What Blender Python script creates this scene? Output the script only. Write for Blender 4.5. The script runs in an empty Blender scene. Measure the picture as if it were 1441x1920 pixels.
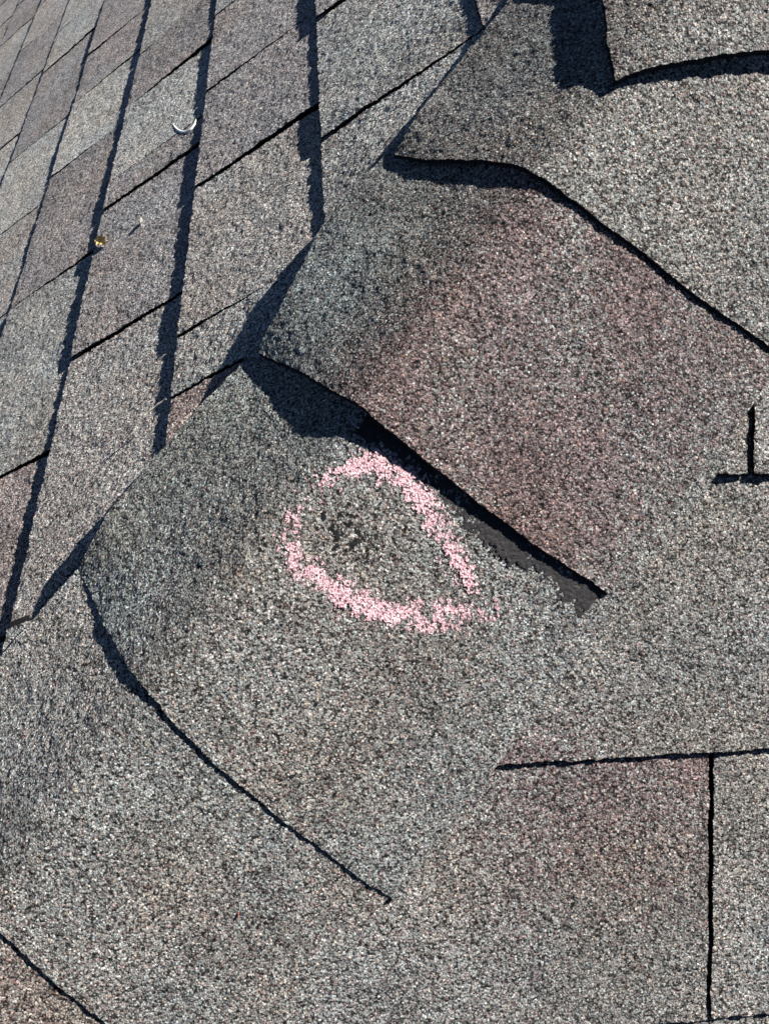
import bpy, math
import numpy as np
from mathutils import Matrix, Vector

# ------------------------------------------------------------------ camera, sky, sun, exposure
scene = bpy.context.scene
COL = scene.collection

cam_data = bpy.data.cameras.new('camera')
cam_data.sensor_fit = 'VERTICAL'
cam_data.sensor_height = 36.0
cam_data.lens = 25.451
cam_data.clip_start = 0.01
cam_data.clip_end = 200.0
cam = bpy.data.objects.new('camera', cam_data)
COL.objects.link(cam)
CAM_T = (0.13812, -0.09930, 0.41737)
cam.matrix_world = Matrix(((0.99589957, 0.02886319, -0.08573779, CAM_T[0]),
                           (-0.07111817, 0.83554372, -0.5448017, CAM_T[1]),
                           (0.05591295, 0.5486653, 0.83417033, CAM_T[2]),
                           (0, 0, 0, 1)))
scene.camera = cam

SUN_EL, SUN_AZ = math.radians(46.5), math.radians(16.5)      # azimuth measured from +X towards +Y
world = bpy.data.worlds.new('World')
scene.world = world
world.use_nodes = True
wn = world.node_tree
sky = wn.nodes.new('ShaderNodeTexSky')
sky.sky_type = 'NISHITA'
sky.sun_disc = False
sky.sun_elevation = SUN_EL
sky.sun_rotation = math.pi / 2 - SUN_AZ
sky.altitude = 2500
sky.air_density = 0.25
sky.dust_density = 0.0
sky.ozone_density = 1.5
bg = wn.nodes['Background']
bg.inputs['Strength'].default_value = 0.05
wn.links.new(sky.outputs['Color'], bg.inputs['Color'])

sun_data = bpy.data.lights.new('sun', 'SUN')
sun_data.energy = 5.0
sun_data.angle = math.radians(0.5)
sun_data.color = (1.0, 0.955, 0.905)
sun = bpy.data.objects.new('sun', sun_data)
COL.objects.link(sun)
sdir = Vector((math.cos(SUN_EL) * math.cos(SUN_AZ), math.cos(SUN_EL) * math.sin(SUN_AZ), math.sin(SUN_EL)))
sun.rotation_euler = sdir.to_track_quat('Z', 'Y').to_euler()
sun.location = sdir * 5

scene.view_settings.view_transform = 'Standard'
scene.view_settings.look = 'None'
scene.view_settings.gamma = 1
scene.view_settings.exposure = 1.2
scene.cycles.filter_width = 1.6

# ------------------------------------------------------------------ roof shape
# plan coordinates in metres: the right slope rises with y, the left slope with x, the hip runs along x = y
P = 0.7284            # rise over run of both slopes
K = 0.008             # rounding of the hip
XL = 0.14578          # first course edge of the left slope
EL = 0.11316          # plan exposure, left slope
ER = 0.1306           # plan exposure, right slope
rng = np.random.default_rng(11)


def S(x, y):
    return P * ((x + y) / 2 - np.sqrt(((x - y) / 2) ** 2 + K * K))


def hash01(i, j, s):
    h = (i.astype(np.int64) * 374761393 + j.astype(np.int64) * 668265263 + s * 974634777) & 0xFFFFFFFF
    h = ((h ^ (h >> 13)) * 1274126177) & 0xFFFFFFFF
    h = ((h ^ (h >> 16)) * 2246822519) & 0xFFFFFFFF
    return ((h ^ (h >> 15)) & 0xFFFFFF) / float(0xFFFFFF)


def vnoise(x, y, size, s=0):
    u, v = np.asarray(x) / size, np.asarray(y) / size
    i, j = np.floor(u), np.floor(v)
    fu, fv = u - i, v - j
    fu, fv = fu * fu * (3 - 2 * fu), fv * fv * (3 - 2 * fv)
    a, b = hash01(i, j, s), hash01(i + 1, j, s)
    c, d = hash01(i, j + 1, s), hash01(i + 1, j + 1, s)
    return (a * (1 - fu) + b * fu) * (1 - fv) + (c * (1 - fu) + d * fu) * fv


def smooth(e0, e1, x):
    t = np.clip((x - e0) / (e1 - e0), 0, 1)
    return t * t * (3 - 2 * t)


# ------------------------------------------------------------------ materials
def nodes_of(name):
    m = bpy.data.materials.new(name)
    m.use_nodes = True
    nt = m.node_tree
    return m, nt, nt.nodes['Principled BSDF']


def ramp(nt, stops, interp='LINEAR'):
    r = nt.nodes.new('ShaderNodeValToRGB')
    r.color_ramp.interpolation = interp
    el = r.color_ramp.elements
    while len(el) < len(stops):
        el.new(0.5)
    for e, (pos, c) in zip(el, stops):
        e.position = pos
        e.color = (*c, 1) if len(c) == 3 else c
    return r


def mixrgb(nt, mode, fac, a, b):
    n = nt.nodes.new('ShaderNodeMix')
    n.data_type = 'RGBA'
    n.blend_type = mode
    for sock, val in ((n.inputs[0], fac), (n.inputs[6], a), (n.inputs[7], b)):
        if hasattr(val, 'is_output'):
            nt.links.new(val, sock)
        else:
            sock.default_value = val
    return n.outputs[2]


def math_node(nt, op, a, b=None):
    n = nt.nodes.new('ShaderNodeMath')
    n.operation = op
    for sock, val in ((n.inputs[0], a), (n.inputs[1], b)):
        if val is None:
            continue
        if hasattr(val, 'is_output'):
            nt.links.new(val, sock)
        else:
            sock.default_value = val
    return n.outputs[0]


def granule_material(name, chalk=False):
    m, nt, bsdf = nodes_of(name)
    tc = nt.nodes.new('ShaderNodeTexCoord')
    vor = nt.nodes.new('ShaderNodeTexVoronoi')
    vor.inputs['Scale'].default_value = 880
    vor.inputs['Randomness'].default_value = 1.0
    nz = nt.nodes.new('ShaderNodeTexNoise')
    nz.inputs['Scale'].default_value = 1100
    nz.inputs['Detail'].default_value = 1
    nt.links.new(tc.outputs['Object'], nz.inputs['Vector'])
    sub = nt.nodes.new('ShaderNodeVectorMath')
    sub.operation = 'MULTIPLY_ADD'
    sub.inputs[1].default_value = (.0016, .0016, .0016)
    nt.links.new(nz.outputs['Color'], sub.inputs[0])
    nt.links.new(tc.outputs['Object'], sub.inputs[2])
    nt.links.new(sub.outputs[0], vor.inputs['Vector'])
    sep = nt.nodes.new('ShaderNodeSeparateColor')
    nt.links.new(vor.outputs['Color'], sep.inputs[0])
    # stone granules: few dark, mostly mid grey, few nearly white
    g = lambda v: (v, v, v)
    if chalk:
        val = ramp(nt, [(0, (.50, .28, .31)), (.2, (.70, .42, .46)), (.6, (.80, .52, .56)), (1, (.90, .68, .70))])
    else:
        val = ramp(nt, [(0, g(.012)), (.10, g(.03)), (.22, g(.14)), (.5, g(.24)), (.8, g(.34)), (.93, g(.46)), (1, g(.66))])
    nt.links.new(sep.outputs[0], val.inputs[0])
    col = val.outputs[0]
    if not chalk:
        hue = ramp(nt, [(0, (.88, 1.0, 1.0)), (.35, (.98, 1.0, .97)), (.65, (1.0, 1.0, .95)),
                        (.85, (1.08, .96, .92)), (1, (1.15, 1.0, .78))])
        nt.links.new(sep.outputs[1], hue.inputs[0])
        col = mixrgb(nt, 'MULTIPLY', 1.0, col, hue.outputs[0])
        at = nt.nodes.new('ShaderNodeAttribute')
        at.attribute_name = 'blend'
        col = mixrgb(nt, 'MULTIPLY', 1.0, col, at.outputs['Color'])
        # a share of the granules (alpha of the blend) is maroon
        wn_ = nt.nodes.new('ShaderNodeTexWhiteNoise')
        nt.links.new(vor.outputs['Position'], wn_.inputs['Vector'])
        pick = math_node(nt, 'LESS_THAN', wn_.outputs['Value'], at.outputs['Alpha'])
        col = mixrgb(nt, 'MULTIPLY', pick, col, (.72, .55, .57, 1))
    # black asphalt showing between the granules
    gap = ramp(nt, [(.46, (1, 1, 1)), (.76, (.14, .14, .145))])
    nt.links.new(vor.outputs['Distance'], gap.inputs[0])
    col = mixrgb(nt, 'MULTIPLY', 1.0, col, gap.outputs[0])
    nt.links.new(col, bsdf.inputs['Base Color'])
    bsdf.inputs['Roughness'].default_value = 0.8
    bsdf.inputs['Specular IOR Level'].default_value = 0.12
    dome = math_node(nt, 'SUBTRACT', 1.0, vor.outputs['Distance'])
    hgt = math_node(nt, 'MULTIPLY', dome, math_node(nt, 'ADD', 0.55, sep.outputs[2]))
    bump = nt.nodes.new('ShaderNodeBump')
    bump.inputs['Strength'].default_value = 0.8
    bump.inputs['Distance'].default_value = 0.0006
    nt.links.new(hgt, bump.inputs['Height'])
    nt.links.new(bump.outputs[0], bsdf.inputs['Normal'])
    return m


def plain_material(name, color, rough, scale=None, amount=0.3, spec=0.3, bump_d=0.0):
    m, nt, bsdf = nodes_of(name)
    bsdf.inputs['Roughness'].default_value = rough
    bsdf.inputs['Specular IOR Level'].default_value = spec
    tc = nt.nodes.new('ShaderNodeTexCoord')
    nz = nt.nodes.new('ShaderNodeTexNoise')
    nz.inputs['Scale'].default_value = scale or 300
    nz.inputs['Detail'].default_value = 4
    nt.links.new(tc.outputs['Object'], nz.inputs['Vector'])
    lo = tuple(c * (1 - amount) for c in color)
    hi = tuple(min(1, c * (1 + amount)) for c in color)
    r = ramp(nt, [(.3, lo), (.7, hi)])
    nt.links.new(nz.outputs['Fac'], r.inputs[0])
    nt.links.new(r.outputs[0], bsdf.inputs['Base Color'])
    if bump_d:
        bump = nt.nodes.new('ShaderNodeBump')
        bump.inputs['Distance'].default_value = bump_d
        nt.links.new(nz.outputs['Fac'], bump.inputs['Height'])
        nt.links.new(bump.outputs[0], bsdf.inputs['Normal'])
    return m


M_GRAN = granule_material('mineral_granules')
M_CHALK = granule_material('pink_chalk', chalk=True)
M_ASPHALT = plain_material('asphalt_edge', (.014, .014, .015), .9, 500, .4, .1, .0005)
M_BITUMEN = plain_material('bare_bitumen', (.018, .017, .018), .65, 420, .45, .35, .0006)
M_WHITE = plain_material('white_plastic', (.86, .86, .82), .35, 200, .05)
M_LEAF = plain_material('yellow_leaf', (.50, .36, .13), .6, 260, .5)
M_STONE = plain_material('pale_stone', (.27, .27, .25), .7, 500, .4, .3, .0005)
M_STEM = plain_material('dry_stem', (.46, .43, .36), .7, 400, .3)
M_DARK = plain_material('shadow_dark', (.05, .035, .03), .8, 400, .4)
M_RUST = plain_material('rust_chip', (.16, .07, .05), .8, 400, .4)


# ------------------------------------------------------------------ mesh builders
def link(name, me, parent=None, loc=(0, 0, 0)):
    o = bpy.data.objects.new(name, me)
    COL.objects.link(o)
    o.location = loc
    if parent is not None:
        o.parent = parent
    return o


def tag(o, label, cat, group=None):
    o['label'] = label
    o['category'] = cat
    if group:
        o['group'] = group
    return o


def raw_mesh(name, verts, quads, mat_idx, mats, colors=None, smooth_shade=True):
    me = bpy.data.meshes.new(name)
    nv, nq = len(verts), len(quads)
    me.vertices.add(nv)
    me.vertices.foreach_set('co', np.ascontiguousarray(verts, dtype=np.float32).ravel())
    me.loops.add(nq * 4)
    me.loops.foreach_set('vertex_index', np.ascontiguousarray(quads, dtype=np.int32).ravel())
    me.polygons.add(nq)
    me.polygons.foreach_set('loop_start', np.arange(0, nq * 4, 4, dtype=np.int32))
    me.polygons.foreach_set('material_index', np.ascontiguousarray(mat_idx, dtype=np.int32))
    me.polygons.foreach_set('use_smooth', np.full(nq, smooth_shade))
    for m in mats:
        me.materials.append(m)
    me.update(calc_edges=True)
    if colors is not None:
        a = me.color_attributes.new('blend', 'FLOAT_COLOR', 'POINT')
        a.data.foreach_set('color', np.ascontiguousarray(colors, dtype=np.float32).ravel())
    return me


def grid_quads(n, m, off=0):
    i, j = np.meshgrid(np.arange(n - 1), np.arange(m - 1), indexing='ij')
    a = (i * m + j).ravel() + off
    return np.stack([a, a + m, a + m + 1, a + 1], 1)


def sheet(name, X, Y, Z, thick, tint, parent=None, lit_edges=(), flip=False, tongue=None):
    """A shingle: granule top, asphalt edges and underside. X, Y, Z are (n, m) grids."""
    n, m = X.shape
    ox, oy = float(X.mean()), float(Y.mean())
    oz = float(Z.mean()) - thick
    if tint.ndim == 1:
        tint = np.broadcast_to(tint, (n, m, 4))
    top = np.stack([X - ox, Y - oy, Z - oz], -1).reshape(-1, 3)
    tcol = tint.reshape(-1, 4)
    verts, cols, quads, mi = [top], [tcol], [grid_quads(n, m)], [np.zeros((n - 1) * (m - 1), int)]
    base = n * m
    idx = np.arange(n * m).reshape(n, m)
    # skirts
    for key, line in (('butt', idx[0, :]), ('end', idx[-1, ::-1]), ('low', idx[::-1, 0]), ('high', idx[:, -1])):
        k = len(line)
        t = top[line]
        d = t.copy()
        d[:, 2] -= thick
        verts += [t, d]
        c = tcol[line]
        cols += [c, c]
        a = np.arange(k - 1)
        q = np.stack([base + a, base + a + 1, base + k + a + 1, base + k + a], 1)
        quads.append(q)
        mi.append(np.full(k - 1, 0 if key in lit_edges else 1))
        base += 2 * k
    # underside, coarser
    ri = np.unique(np.r_[np.arange(0, n, 6), n - 1])
    rj = np.unique(np.r_[np.arange(0, m, 6), m - 1])
    u = top.reshape(n, m, 3)[np.ix_(ri, rj)].copy()
    u[..., 2] -= thick
    verts.append(u.reshape(-1, 3))
    cols.append(np.ones((len(ri) * len(rj), 4)))
    quads.append(grid_quads(len(ri), len(rj), base)[:, ::-1])
    mi.append(np.full((len(ri) - 1) * (len(rj) - 1), 1))
    base += len(ri) * len(rj)
    if tongue is not None:
        # lower ply reaching under the neighbour, so that the joint shows black asphalt and no daylight
        e = top.reshape(n, m, 3)[ri, -1]
        rows = []
        for dv, dz in ((-.002, -.0020), (tongue, -.0020), (tongue, -.0045), (-.002, -.0045)):
            q_ = e.copy()
            q_[:, 1] += dv
            q_[:, 2] += dz
            rows.append(q_)
        t_ = np.stack(rows + [rows[0]], 1)
        verts.append(t_.reshape(-1, 3))
        cols.append(np.ones((len(ri) * 5, 4)))
        quads.append(grid_quads(len(ri), 5, base))
        mi.append(np.full((len(ri) - 1) * 4, 1))
        base += len(ri) * 5
        verts.append(t_[0, :4])
        cols.append(np.ones((4, 4)))
        quads.append(np.array([[base, base + 1, base + 2, base + 3]]))
        mi.append(np.array([1]))
    quads = np.concatenate(quads)
    if flip:
        quads = quads[:, ::-1]
    me = raw_mesh(name, np.concatenate(verts), quads, np.concatenate(mi), [M_GRAN, M_ASPHALT], np.concatenate(cols))
    return link(name, me, parent, (ox, oy, oz))


def roughen(X, Y, Z, step, amp):
    """Granule-sized irregularity, and edges that are not ruler straight."""
    n, m = X.shape
    j = min(step * .33, .0005)
    wob = 0.0012 * (vnoise(X, Y, .012, 5) - .5) + 0.0010 * (vnoise(X, Y, .004, 6) - .5)
    wob2 = 0.0012 * (vnoise(X, Y, .012, 7) - .5) + 0.0010 * (vnoise(X, Y, .004, 8) - .5)
    X = X + rng.uniform(-j, j, (n, m)) + wob
    Y = Y + rng.uniform(-j, j, (n, m)) + wob2
    gx, gy = .83 * X + .56 * Y, -.56 * X + .83 * Y          # granule relief, turned out of line with the grid
    Z = Z + (vnoise(gx, gy, max(.0016, 1.7 * step), 12) + .6 * vnoise(gy, gx, max(.0011, 1.3 * step), 13) - .8) * amp + .0007 * (vnoise(X, Y, .03, 9) - .5) + .0004 * (vnoise(X, Y, .008, 10) - .5)
    return X, Y, Z


def tone(X, Y, base, s):
    """Colour blend of the granules: patches of slightly other mixes."""
    n1 = vnoise(X, Y, .035, s) - .5
    n2 = vnoise(X, Y, .09, s + 1) - .5
    n3 = vnoise(X, Y, .05, s + 2) - .5
    v = 1 + .22 * n1 + .22 * n2
    c = np.empty(X.shape + (4,))
    c[..., 3] = .05 + .12 * vnoise(X, Y, .06, s + 3)
    c[..., 0] = base[0] * v * (1 + .10 * n3)
    c[..., 1] = base[1] * v
    c[..., 2] = base[2] * v * (1 - .08 * n3)
    return c


def cam_dist(x, y, z):
    return math.dist((x, y, z), CAM_T)


# ------------------------------------------------------------------ structure: the deck under the shingles
def build_deck():
    n = 60
    g = np.linspace(-1.6, 2.9, n)
    X, Y = np.meshgrid(g - .1, g, indexing='ij')
    Z = S(X, Y) - .0125
    me = raw_mesh('roof_deck', np.stack([X, Y, Z], -1).reshape(-1, 3), grid_quads(n, n), np.zeros((n - 1) ** 2, int), [M_ASPHALT])
    o = link('roof_deck', me)
    o['kind'] = 'structure'


build_deck()

# ------------------------------------------------------------------ field shingles, left slope
# joints between neighbouring shingles (y) and butt heights over the course below (y0, y1, mm), course by course
L_JOINTS = {
    -2: [.62, .80, 1.0],
    -1: [.56, .72, .88, 1.05],
    0: [.452, .642, .80, .97, 1.15],
    1: [.262, .323, .511, .675, .84, 1.02, 1.2],
    2: [.125, .383, .596, .645, .799, .93, 1.1, 1.27, 1.45],
    3: [.12, .288, .544, .789, .967, 1.103, 1.29, 1.45, 1.62],
    4: [.16, .34, .55, .748, .957, 1.217, 1.36, 1.56, 1.75],
    5: [.45, .65, .86, 1.057, 1.25, 1.466, 1.66, 1.85, 2.05],
    6: [.7, .95, 1.2, 1.429, 1.659, 1.86, 2.05, 2.25],
    7: [1.0, 1.25, 1.42, 1.64, 1.848, 2.05, 2.25, 2.45],
    8: [1.3, 1.55, 1.75, 1.95, 2.15, 2.35, 2.55],
}
# laminated shingles: how high each one lies (mm) at its butt edge and at its covered end
L_BUTT = {
    0: [-2.7, .5, 3.8, 1.0, 2.2, .5],
    1: [-3.0, -2.0, -.3, 1.2, 2.5, 3.1, .5, 1.5],
    2: [0, -2.4, .7, 2.5, 1.4, .2, .5, 1.9, .4, 1.2],
    3: [0, .6, -.3, -1.3, -.5, -1.2, .5, -.6, .6, -.3],
    4: [0, .5, -.6, .4, -.4, -1.0, -.1, -.5, .4, -.2],
}
L_END = {
    1: [-4.2, -4.2, -6.8, -3.3, -4.1, -4.8, -3.6, -4.2],
    2: [-4.2, -7.5, -6.5, -4.0, -4.0, -.6, -4.2, -3.6, -4.6, -4.2],
    3: [-4.2, -7.8, -5.0, -3.3, -5.1, -4.1, -4.8, -3.8, -4.6, -4.2],
    4: [-4.2, -4.6, -3.9, -4.0, -4.1, -4.0, -2.2, -4.2, -3.6, -4.4],
    5: [-4.2, -4.2, -4.2, -4.4, -3.7, -2.6, -4.1, -3.4, -4.4, -3.8],
}

L_TINT = {   # granule mixes of single shingles (course, index): grey, brown-grey, pale
    (0, 0): 'grey', (0, 1): 'grey', (0, 2): 'brown',
    (1, 0): 'rose', (1, 1): 'grey', (1, 2): 'warm', (1, 3): 'brown', (1, 4): 'brown', (1, 5): 'grey',
    (2, 0): 'grey', (2, 1): 'warm', (2, 2): 'brown', (2, 3): 'brown', (2, 4): 'pale', (2, 5): 'brown',
    (3, 0): 'warm', (3, 1): 'rose', (3, 2): 'grey', (3, 3): 'brown', (3, 4): 'pale', (3, 5): 'brown',
    (4, 2): 'grey', (4, 3): 'warm', (4, 4): 'pale', (4, 5): 'brown', (4, 6): 'pale',
}
TINTS = {'grey': (1.80, 1.84, 1.82), 'warm': (1.86, 1.82, 1.78), 'brown': (1.58, 1.52, 1.54), 'rose': (1.65, 1.42, 1.36),
         'pale': (2.08, 2.10, 2.06)}
TINT_WORD = {'grey': 'grey', 'warm': 'warm grey', 'brown': 'brownish grey', 'rose': 'reddish brown', 'pale': 'pale grey'}
ORD = ['first', 'second', 'third', 'fourth', 'fifth', 'sixth', 'seventh', 'eighth', 'ninth', 'tenth', 'eleventh', 'twelfth']


def levels(k, i):
    r1, r2 = hash01(np.array([k + 9]), np.array([i]), 31)[0], hash01(np.array([k + 9]), np.array([i]), 32)[0]
    c = L_BUTT[k][i] if k in L_BUTT and i < len(L_BUTT[k]) else 2.0 * (r1 - .5)
    e = L_END[k][i] if k in L_END and i < len(L_END[k]) else -3.6 - 1.4 * r2
    if k > 2:
        e -= 1.4
    return c * .00112, (e + 4) * .00122 - .004


def in_view(x, y):
    """does a point of the slope fall inside the photographed area (used for wording labels only)"""
    c = cam.matrix_world.inverted() @ Vector((x, y, float(S(np.float64(x), np.float64(y)))))
    if c.z > -.01:
        return False
    return abs(c.x / -c.z) < .531 and abs(c.y / -c.z) < .707


def left_slope():
    for k in range(-2, 9):
        xk = XL - k * EL
        js = L_JOINTS[k]
        bounds = [None] + js
        seen = 0
        for i in range(len(bounds)):
            lo = bounds[i]
            hi = bounds[i + 1] if i + 1 < len(bounds) else js[-1] + .2
            ymid = ((lo if lo is not None else hi - .12) + hi) / 2
            d = cam_dist(xk, ymid, P * xk)
            step = max(.0009, .0019 * d)
            g = .0011 + .0014 * max(0, d - .6)
            if d > 1.2:
                step = .0026 * d
            wdt = 1.33 * EL
            nx = max(8, int(wdt * 1.24 / step))
            x = np.linspace(xk, xk + wdt, nx)
            lob = (x + .045) if lo is None else np.full(nx, lo + g)
            if lo is None and lob.max() > hi - .01:
                lob = np.minimum(lob, hi - .012)
            length = hi - lob.min()
            ny = max(8, int(length / step))
            v = np.linspace(0, 1, ny)
            X = np.repeat(x[:, None], ny, 1)
            Y = lob[:, None] * (1 - v) + (hi - g) * v
            w = (X - xk) / EL
            c_, e_ = levels(k, i)
            off = c_ * (1 - w) + e_ * w - .003 * np.clip(w - 1, 0, 1) + .0006 * (vnoise(X + k, Y, .06, 40) - .5)
            # pressed down where the hip caps are nailed over it
            off -= .0035 * (1 - smooth(.150, .185, Y - X)) + .0095 * (1 - smooth(.168, .192, Y - X)) * (1 - smooth(.045, .085, X))
            Z = S(X, Y) + off
            X, Y, Z = roughen(X, Y, Z, step, .0006)
            tn = L_TINT.get((k, i))
            if tn is None:
                tn = ['grey', 'brown', 'pale', 'warm', 'brown'][int(hash01(np.array([k]), np.array([i]), 8)[0] * 4.99)]
            col = tone(X, Y, TINTS[tn], 20 + k * 7 + i)
            o = sheet('roof_shingle', X, Y, Z, .0022, col, tongue=2 * g + .004)
            pts = [(xk + a * EL, (lob[0] if lo is None else lo) * (1 - b) + hi * b) for a in (.05, .3, .6, .95) for b in np.linspace(.02, .98, 7)]
            vis = any(in_view(*q) for q in pts)
            course = ['course touching the hip caps', 'second course from the hip caps', 'third course from the hip caps', 'fourth course from the hip caps',
                      'fifth course from the hip caps', 'sixth course from the hip caps', 'seventh course from the hip caps', 'eighth course from the hip caps',
                      'farthest corner course'][max(k, 0)] if k >= 0 else 'short course beside the top hip cap'
            if vis:
                lab = '%s shingle, %s up in the %s' % (TINT_WORD[tn], ORD[seen], course)
                seen += 1
            else:
                lab = '%s shingle of the left slope outside the photographed stretch' % TINT_WORD[tn]
            tag(o, lab, 'shingle', 'shingles in courses on the left slope')


left_slope()

# ------------------------------------------------------------------ field shingles, right slope
R_JOINTS = {
    -4: [.05, .32, .6, .85],
    -3: [-.05, .2, .47, .75],
    -2: [.12, .45, .70],
    -1: [.3620, .62, .88],
    0: [.54, .80],
    1: [.3838, .62, .88],
    2: [.55, .80],
}
R_LABEL = {
    (-1, 0): 'purplish grey shingle at the lower right, left of the upright joint',
    (-1, 1): 'grey shingle in the bottom right corner, right of the upright joint',
    (0, 0): 'broad grey shingle on the right slope directly above the lower level seam',
    (1, 0): 'sliver of shingle left of the short upright joint at the right border',
    (1, 1): 'shingle right of the short upright joint at the right border',
}


def right_slope():
    for k, js in R_JOINTS.items():
        yk = k * ER
        bounds = [None] + js
        for i in range(len(bounds)):
            lo = bounds[i]
            hi = bounds[i + 1] if i + 1 < len(bounds) else js[-1] + .25
            g = .0013 if k < -1 or k == 0 else (.0016 if k < 0 else .0021)
            slant = .030 if k == -1 else 0.0
            step = .00095 if (hi < .65 and k > -3) else .003
            wdt = 1.3 * ER
            nyy = max(8, int(wdt * 1.24 / step))
            y = np.linspace(yk, yk + wdt, nyy)
            lob = (y + .045) if lo is None else lo + g + slant * y * (i == 1)
            if lo is None and lob.max() > hi - .012:
                lob = np.minimum(lob, hi - .012)
            nx = max(8, int((hi - lob.min()) / step))
            v = np.linspace(0, 1, nx)
            Y = np.repeat(y[:, None], nx, 1)
            X = lob[:, None] * (1 - v) + (hi - g + slant * y[:, None] * (i == 0)) * v
            w = (Y - yk) / ER
            ob = -.0004 + .0018 * (vnoise(X, X * 0 + k, .05, 60) - .5)
            off = ob * (1 - w) - .0055 * w + (hash01(np.array([k + 50]), np.array([i]), 3)[0] - .5) * .0010 * (1 - w)
            Z = S(X, Y) + off
            X, Y, Z = roughen(X, Y, Z, step, .0006)
            base = (.97, .965, .955)
            col = tone(X, Y, base, 120 + k * 7 + i)
            if (k, i) == (-1, 0):
                col[..., 3] += .62 * smooth(-.11, -.0, Y) * smooth(.19, .27, X) * (.6 + .8 * vnoise(X, Y, .025, 78))
            if (k, i) == (0, 0):
                col[..., 3] += .6 * smooth(.035, .0, Y) * smooth(.31, .25, X)
            o = sheet('roof_shingle', X, Y, Z, .0028, col, flip=True)
            tag(o, R_LABEL.get((k, i), 'grey shingle of the right slope outside the photographed stretch'), 'shingle',
                'shingles in courses on the right slope')


right_slope()


# ------------------------------------------------------------------ hip caps
class Cap:
    def __init__(self, butt, vs, lift, left, length=.2, b0=.008, slope=.0057, edge=.002, blunt=False):
        self.butt = np.array(butt)
        self.vs = np.array(vs, float)
        self.lift = np.array(lift, float)
        self.left = np.array(left)
        self.L = length
        self.b0, self.sl = b0, slope
        self.edge, self.blunt = edge, blunt

    def curve(self, v):
        return np.interp(v, self.vs, self.butt[:, 0]), np.interp(v, self.vs, self.butt[:, 1])

    def dleft(self, u):
        la = (self.left.sum(1) - self.butt[0].sum()) / 2 / self.L     # u of the points of the left edge
        lb = (self.left[:, 0] - self.left[:, 1]) / 2 - (self.butt[0, 0] - self.butt[0, 1]) / 2
        return np.interp(u, np.r_[0, la], np.r_[0, lb])

    def plan(self, u, v):
        bx, by = self.curve(v)
        db = self.dleft(u) * np.clip(1 - v / .45, 0, 1) ** 1.5
        return bx + u * self.L + db, by + u * self.L - db

    def off(self, u, v):
        s = np.clip((v - .45) / .55, 0, 1)
        b = self.b0 * (1 - s) + .0045 * s
        sl = self.sl * (1 - s) + .004 * s
        o = b - sl * u
        if not self.blunt:
            o = o * (1 - .75 * smooth(.965, 1.0, v))
        o = o + self.edge * smooth(-.06, .12, u) * (1 - smooth(.40, .64, u)) * np.clip(1 - v / .3, 0, 1) ** 1.5
        g = np.clip(1 - u / .5, 0, 1) ** 1.4
        return o + np.interp(v, self.vs, self.lift) * g

    def uv(self, x, y):
        a, b = (x + y) / 2, (x - y) / 2
        vv = np.linspace(0, 1, 600)
        bx, by = self.curve(vv)
        bb = (bx - by) / 2
        v = np.interp(b, bb, vv)
        for _ in range(6):
            ax, ay = self.curve(v)
            u = (a - (ax + ay) / 2) / self.L
            v = np.interp(b - self.dleft(np.clip(u, 0, 1)) * np.clip(1 - v / .45, 0, 1) ** 1.5, bb, vv)
        ax, ay = self.curve(v)
        u = (a - (ax + ay) / 2) / self.L
        return u, v

    def z(self, x, y):
        u, v = self.uv(x, y)
        return S(x, y) + self.off(u, v)

    def build(self, tintfn, seed, step=.00085, thick=.0024):
        nu = int(self.L * 1.6 / step)
        nv = int(.32 / step)
        u = np.linspace(0, 1, nu)
        v = np.linspace(0, 1, nv)
        U, V = np.meshgrid(u, v, indexing='ij')
        X, Y = self.plan(U, V)
        Z = S(X, Y) + self.off(U, V)
        X, Y, Z = roughen(X, Y, Z, step, .00045)
        return sheet('hip_cap_shingle', X, Y, Z, thick, tintfn(X, Y, seed), lit_edges=('high',), flip=True)


V2 = [0.0, 0.175, 0.334, 0.463, 0.582, 0.706, 0.828, 0.928, 1.0]
B2 = [(-0.0185, 0.1377), (0.005, 0.0951), (0.0286, 0.0577), (0.0515, 0.0296), (0.0758, 0.0072), (0.1034, -0.0144), (0.1317, -0.0341), (0.1548, -0.0501), (0.1724, -0.0605)]
E2 = [(0.0023, 0.1712), (0.0298, 0.1948), (0.048, 0.2104), (0.0698, 0.2281), (0.0878, 0.2436)]
cap2 = Cap(B2, V2, [.0015, .001, .0005, .0003, 0, 0, 0, 0, 0], E2, edge=.008)
cap3 = Cap([(0.1016, 0.2399), (0.1269, 0.2063), (0.1504, 0.1696), (0.1668, 0.1523), (0.1837, 0.142), (0.2038, 0.1287), (0.2242, 0.1161), (0.254, 0.0981), (0.2753, 0.0871), (0.2969, 0.0753)],
           [0.0, 0.154, 0.318, 0.415, 0.494, 0.589, 0.682, 0.815, 0.907, 1.0],
           [.002, .0045, .0070, .0068, .0050, .0032, .0022, .0015, .0012, .001],
           [(0.1022, 0.2458), (0.1152, 0.2673), (0.124, 0.2837), (0.1403, 0.3181), (.185, .363)], edge=.008, blunt=True)
cap4 = Cap([(0.1912, 0.3513), (0.2089, 0.3259), (0.2353, 0.2965), (0.2496, 0.2787), (0.2609, 0.2623), (0.2745, 0.2514), (0.2923, 0.2413),
            (0.3165, 0.2278), (0.3412, 0.213), (0.3663, 0.1991), (0.3922, 0.1863), (.4100, .1750)],
           list(np.linspace(0, .92, 11)) + [1.0], [.004, .004, .003, .002, .001, .0005, 0, 0, 0, 0, 0, 0],
           [(0.2092, 0.3755), (0.2295, 0.3977), (0.2461, 0.4152), (0.2645, 0.4337)], edge=.005)
c1 = np.array(B2) - .0915
c1[3:] += np.array([[.004, -.002], [.002, -.001], [0, 0], [-.001, .001], [-.002, .002], [-.002, .002]])
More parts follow.
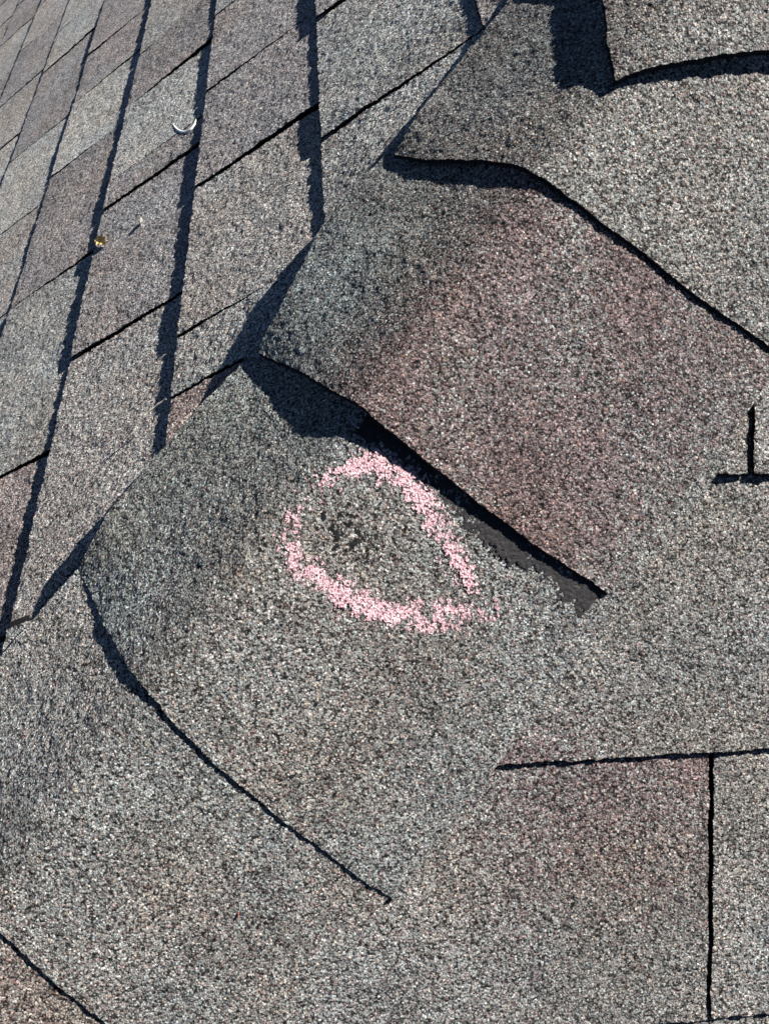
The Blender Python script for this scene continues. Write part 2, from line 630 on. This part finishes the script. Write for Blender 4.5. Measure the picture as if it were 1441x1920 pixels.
cap1 = Cap(c1, V2, [0] * 9, np.array(E2) - .0915, edge=.007)
cap0 = Cap(c1 - .105, V2, [0] * 9, np.array(E2) - .205)
capm = Cap(c1 - .21, V2, [0] * 9, np.array(E2) - .31)
cap5 = Cap(np.array(cap4.butt) + .089, cap4.vs, [.006, .006, .006, .005, .004, .003, .002, .001, 0, 0, 0, 0], np.array(cap4.left) + .089)


def t_neutral(X, Y, s):
    return tone(X, Y, (.96, .96, .945), s)


def t_cap0(X, Y, s):
    c = tone(X, Y, (1.05, .96, .90), s)
    c[..., 3] += .12
    return c


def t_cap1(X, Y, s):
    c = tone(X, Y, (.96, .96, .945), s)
    c[..., :3] *= 1 + .6 * smooth(.015, -.03, (X - Y) / 2)[..., None]  # left side brightened in the colour to offset its grazing-sun shade
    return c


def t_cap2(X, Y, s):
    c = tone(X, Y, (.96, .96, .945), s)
    c[..., :3] *= 1 + smooth(.01, -.04, (X - Y) / 2)[..., None] * np.array((.22, .30, .30))  # teal hint, plus brightening painted in against the left side's shade
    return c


def t_cap3(X, Y, s):
    c = tone(X, Y, (.95, .94, .92), s)
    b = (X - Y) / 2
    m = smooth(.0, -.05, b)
    c[..., :3] *= 1 + m[..., None] * np.array((.0, .08, .10))  # teal mix on the left, its colour also raised to counter shading
    r = smooth(-.045, .02, b) * (1 - smooth(.075, .13, b)) * (.45 + .9 * vnoise(X, Y, .035, 77))
    c[..., 3] += .80 * np.clip(r, 0, 1)
    return c


GC = 'hip cap shingles overlapping up the roof edge'
o_capm = tag(capm.build(t_neutral, 300, .002), 'hip cap just below the photographed stretch', 'shingle', GC)
o_cap0 = tag(cap0.build(t_cap0, 310), 'pinkish grey hip cap peeking into the bottom left corner', 'shingle', GC)
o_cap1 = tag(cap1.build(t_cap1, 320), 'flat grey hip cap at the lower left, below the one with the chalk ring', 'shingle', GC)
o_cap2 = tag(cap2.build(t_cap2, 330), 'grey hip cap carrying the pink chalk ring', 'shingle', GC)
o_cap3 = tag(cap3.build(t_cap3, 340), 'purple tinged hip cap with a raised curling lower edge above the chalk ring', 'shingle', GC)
o_cap4 = tag(cap4.build(t_neutral, 350), 'grey hip cap at the upper right with a gently bent lower edge', 'shingle', GC)
o_cap5 = tag(cap5.build(t_neutral, 360, .0012), 'hip cap at the top border, mostly hidden under the lifted corner cap', 'shingle', GC)


def corner_cap():
    rx = np.array([(0.3023, 0.3001), (0.3238, 0.3038), (0.3438, 0.3053), (0.3614, 0.3072), (0.3857, 0.3091), (.42, .311), (.60, .32)])
    ly = np.array([(0.3023, 0.3001), (0.3014, 0.3233), (0.306, 0.3609), (.312, .40), (.33, .56)])
    rs = np.r_[0, np.cumsum(np.linalg.norm(np.diff(rx, axis=0), axis=1))]
    ls = np.r_[0, np.cumsum(np.linalg.norm(np.diff(ly, axis=0), axis=1))]
    step = .001
    s = np.linspace(0, rs[-1], int(rs[-1] * 1.1 / step))
    r = np.linspace(0, ls[-1], int(ls[-1] * 1.2 / step))
    Rr, Ss = np.meshgrid(r, s, indexing='ij')
    X = np.interp(Ss, rs, rx[:, 0]) + np.interp(Rr, ls, ly[:, 0]) - rx[0, 0]
    Y = np.interp(Ss, rs, rx[:, 1]) + np.interp(Rr, ls, ly[:, 1]) - rx[0, 1]
    off = .0125 + .006 * np.exp(-Ss / .04) * smooth(.0, .04, Rr) + .0020 * smooth(.0, .06, Ss) * np.exp(-Rr / .06)
    # it bridges the hip a little instead of following it exactly
    Z = S(X, Y) + off
    X, Y, Z = roughen(X, Y, Z, step, .0006)
    o = sheet('hip_cap_shingle', X, Y, Z, .0026, tone(X, Y, (1.0, .98, .95), 380), flip=True)
    tag(o, 'grey cap at the top right with a lifted square corner and a wide dark shadow', 'shingle', GC)


corner_cap()


# ------------------------------------------------------------------ marks on the cap with the chalk ring (its parts)
def dist_polyline(X, Y, pts):
    pts = np.array(pts)
    best = np.full(X.shape, 9.0)
    arc = np.zeros(X.shape)
    tot = 0
    for a, b in zip(pts[:-1], pts[1:]):
        d = b - a
        L = math.hypot(*d)
        t = np.clip(((X - a[0]) * d[0] + (Y - a[1]) * d[1]) / (L * L), 0, 1)
        q = np.hypot(X - a[0] - t * d[0], Y - a[1] - t * d[1])
        m = q < best
        best = np.where(m, q, best)
        arc = np.where(m, tot + t * L, arc)
        tot += L
    return best, arc / tot


def patch_on_cap(name, cap, parent, box, maskfn, mat, lift, step=.0007, amp=.0002):
    x = np.arange(box[0], box[1], step)
    y = np.arange(box[2], box[3], step)
    X, Y = np.meshgrid(x, y, indexing='ij')
    n, m = X.shape
    X = X + rng.uniform(-.4, .4, (n, m)) * step
    Y = Y + rng.uniform(-.4, .4, (n, m)) * step
    keep = maskfn(X, Y)
    Z = cap.z(X, Y) + lift + rng.uniform(-amp, amp, (n, m))
    q = grid_quads(n, m)
    fk = keep.reshape(-1)[q].sum(1) >= 3
    q = q[fk]
    used = np.unique(q)
    remap = np.full(n * m, -1)
    remap[used] = np.arange(len(used))
    v = np.stack([X, Y, Z], -1).reshape(-1, 3)[used]
    loc = np.array(parent.location)
    c = v.mean(0)
    c[2] -= .002
    me = raw_mesh(name, v - c, remap[q], np.zeros(len(q), int), [mat], np.ones((len(v), 4)))
    o = link(name, me, parent)
    o.location = c - loc
    return o


CH1 = [(0.1398, 0.1298), (0.1492, 0.1352), (0.1637, 0.1372), (0.1752, 0.1349), (0.1867, 0.1277), (0.1981, 0.1156), (0.2066, 0.1023),
       (0.2137, 0.0902), (0.218, 0.0829)]
CH2 = [(0.1271, 0.1211), (0.1232, 0.1139), (0.1209, 0.1054), (0.1234, 0.0956), (0.1332, 0.0869), (0.1473, 0.0793), (0.1646, 0.0727),
       (0.182, 0.0685), (0.1998, 0.0686), (0.2176, 0.0697), (0.2327, 0.0716)]


def chalk_mask(X, Y):
    out = np.zeros(X.shape, bool)
    grain = .65 * vnoise(X, Y, .0011, 91) + .35 * vnoise(X, Y, .0030, 92)
    for pts, prof in ((CH1, ([0, .12, .3, .6, .9, 1], [.55, .85, 1, .95, .95, .6])),
                      (CH2, ([0, .12, .3, .5, .75, .88, 1], [.5, .8, 1, 1, 1, .8, .35]))):
        d, s = dist_polyline(X, Y, pts)
        p = np.interp(s, *prof)
        dens = p * np.exp(-(d / .0072) ** 2)
        out |= grain < (.17 + .60 * dens) * (dens > .08)
    return out


chalk = patch_on_cap('chalk_mark', cap2, o_cap2, (.105, .245, .055, .150), chalk_mask, M_CHALK, .0005, .00055)
chalk['label'] = 'uneven ring drawn in pink chalk'

STRIP = np.array([(0.1585, 0.1500), (0.1641, 0.1469), (0.1785, 0.1426), (0.1957, 0.1315), (0.2101, 0.1181), (0.2246, 0.1058), (0.2423, 0.0922),
                  (0.2574, 0.0893), (0.2664, 0.0806), (0.2846, 0.0678), (0.2964, 0.0740), (.304, .0745)])


def strip_mask(X, Y):
    b = (X - Y) / 2
    sb, sa = (STRIP[:, 0] - STRIP[:, 1]) / 2, (STRIP[:, 0] + STRIP[:, 1]) / 2
    lim = np.interp(b, sb, sa) - .0020 * smooth(.0, .03, b) + .0022 * (vnoise(X, Y, .006, 71) - .5) + .0016 * (vnoise(X, Y, .0018, 72) - .5)
    a = (X + Y) / 2
    holes = (vnoise(X, Y, .0012, 73) > .90) | ((a < lim + .003) & (vnoise(X, Y, .0013, 74) > .70))
    return (a > lim) & (a < lim + .022) & (b > .002) & (b < .1085) & ~holes


strip = patch_on_cap('sealant_strip', cap2, o_cap2, (.150, .325, .06, .175), strip_mask, M_BITUMEN, .0005, .0008, .0001)
strip['label'] = 'bare dark asphalt strip showing along the raised edge'


def bruise_mask(X, Y):
    d = np.hypot((X - .1550) / .0150, (Y - .1075) / .0100)
    return (vnoise(X, Y, .0012, 81) * .75 + vnoise(X, Y, .004, 85) * .25) > (.45 + .17 * d)


bruise = patch_on_cap('hail_bruise', cap2, o_cap2, (.135, .178, .093, .124), bruise_mask, M_ASPHALT, .0004, .0006, .0001)
bruise['label'] = 'dark bruise where granules are missing inside the ring'


# ------------------------------------------------------------------ small loose things
def slope_pt(x, y, h):
    return Vector((x, y, float(S(np.float64(x), np.float64(y))) + h))


def tube(name, pts, radii, mat, sides=10, base=None):
    pts = [Vector(p) for p in pts]
    base = base or pts[len(pts) // 2]
    verts, quads = [], []
    for i, p in enumerate(pts):
        t = (pts[min(i + 1, len(pts) - 1)] - pts[max(i - 1, 0)]).normalized()
        n = t.cross(Vector((0, 0, 1))).normalized()
        b = n.cross(t)
        for s in range(sides):
            a = 2 * math.pi * s / sides
            verts.append(p + (n * math.cos(a) + b * math.sin(a)) * radii[i] - base)
    for i in range(len(pts) - 1):
        for s in range(sides):
            quads.append((i * sides + s, i * sides + (s + 1) % sides, (i + 1) * sides + (s + 1) % sides, (i + 1) * sides + s))
    me = raw_mesh(name, np.array([tuple(v) for v in verts]), np.array(quads), np.zeros(len(quads), int), [mat])
    return link(name, me, None, base)


def resample(pts, n):
    pts = np.array(pts, float)
    t = np.linspace(0, 1, len(pts))
    # quadratic-ish smoothing through the points
    u = np.linspace(0, 1, n)
    out = np.stack([np.interp(u, t, pts[:, c]) for c in range(pts.shape[1])], 1)
    for _ in range(3):
        out[1:-1] = (out[:-2] + 2 * out[1:-1] + out[2:]) / 4
    return out


cr = resample([(-0.0071, 0.6778), (-0.0033, 0.6645), (0.0025, 0.6499), (0.009, 0.6384), (0.0143, 0.6325), (0.0191, 0.6321), (0.0223, 0.6368),
               (0.0228, 0.6451)], 30)
cpts = [slope_pt(x, y, -.0030) for x, y in cr]
crad = [.0005 + .0012 * math.sin(math.pi * i / 29) ** .6 for i in range(30)]
tag(tube('curled_scrap', cpts, crad, M_WHITE), 'thin white crescent shaped scrap lying on a grey shingle at the upper left', 'scrap')

sl = resample([(-0.0242, 0.6598), (-0.0076, 0.6542), (0.0082, 0.6511)], 12)  # thin dark tube modelled in place of the crescent scrap's shadow
tag(tube('shadow_sliver', [slope_pt(x, y, -.0052) for i, (x, y) in enumerate(sl)], [.0003 + .0006 * math.sin(math.pi * i / 11) for i in range(12)], M_DARK),
    'thin dark sliver modelled as the shadow just below the white crescent scrap', 'shadow_sliver')

stm = resample([(0.0150, 0.2500), (0.0225, 0.2540), (0.031, 0.2560)], 10)
tag(tube('dry_stem', [slope_pt(x, y, .0065 - .0002 * i) for i, (x, y) in enumerate(stm)],
         [.0005 + .0004 * (i % 3 == 0) for i in range(10)], M_STEM, 6),
    'short pale dry stem bridging the shadow beside the course edge', 'plant stem')


def leaf():
    n = 15
    u = np.linspace(0, 1, n)
    v = np.linspace(-1, 1, 9)
    U, V = np.meshgrid(u, v, indexing='ij')
    w = .0050 * np.sin(np.pi * np.clip(U, .02, .98)) ** .7 * (1 + .30 * np.sin(U * 17) * np.abs(V))
    lx = -.0775 + .012 * U - .003 * (1 - U)
    X = lx + V * w * .45
    Y = .547 - .020 * U + V * w
    Z = S(X, Y) + .0008 + .0028 * np.abs(V) ** 1.5 + .0015 * np.sin(U * 3.1)
    top = np.stack([X, Y, Z], -1).reshape(-1, 3)
    bot = top - np.array((0, 0, .0005))
    c = top.mean(0)
    q = grid_quads(n, 9)
    idx = np.arange(n * 9).reshape(n, 9)
    ring = np.concatenate([idx[:, 0], idx[-1, 1:], idx[-2::-1, -1], idx[0, -2::-1]])
    r2 = np.roll(ring, -1)
    side = np.stack([ring, r2, r2 + n * 9, ring + n * 9], 1)[:-1]
    qq = np.concatenate([q, q[:, ::-1] + n * 9, side])
    me = raw_mesh('leaf', np.concatenate([top, bot]) - c, qq, np.zeros(len(qq), int), [M_LEAF])
    o = link('leaf', me, None, c)
    tag(o, 'tiny yellow dead leaf caught at a shingle corner on the left slope', 'leaf')


leaf()


def lump(name, x, y, h, size, mat, seed):
    nu, nv = 14, 20
    th = np.linspace(.02, math.pi - .02, nu)
    ph = np.linspace(0, 2 * math.pi, nv + 1)[:-1]
    T, Ph = np.meshgrid(th, ph, indexing='ij')
    r = 1 + .5 * (vnoise(T * 1.3 + seed, Ph * 0 + np.sin(Ph) * 1.2, .8, seed) - .5) + .25 * np.cos(Ph * 2 + seed)
    X, Y, Z = size[0] * r * np.sin(T) * np.cos(Ph), size[1] * r * np.sin(T) * np.sin(Ph), size[2] * np.cos(T)
    v = np.stack([X, Y, Z], -1).reshape(-1, 3)
    i, j = np.meshgrid(np.arange(nu - 1), np.arange(nv), indexing='ij')
    a, b = (i * nv + j).ravel(), (i * nv + (j + 1) % nv).ravel()
    q = np.stack([a, a + nv, b + nv, b], 1)
    me = raw_mesh(name, v, q, np.zeros(len(q), int), [mat])
    return link(name, me, None, slope_pt(x, y, h))


tag(lump('pebble', -.0255, .5239, .0005, (.0018, .0034, .0026), M_STONE, 4), 'small pale pebble with a dark shadow on the left slope', 'pebble')
tag(lump('bark_chip', .0861, -.0620, .0055, (.0007, .0015, .0006), M_RUST, 9), 'tiny reddish brown chip lying on the hip cap at the bottom', 'chip')
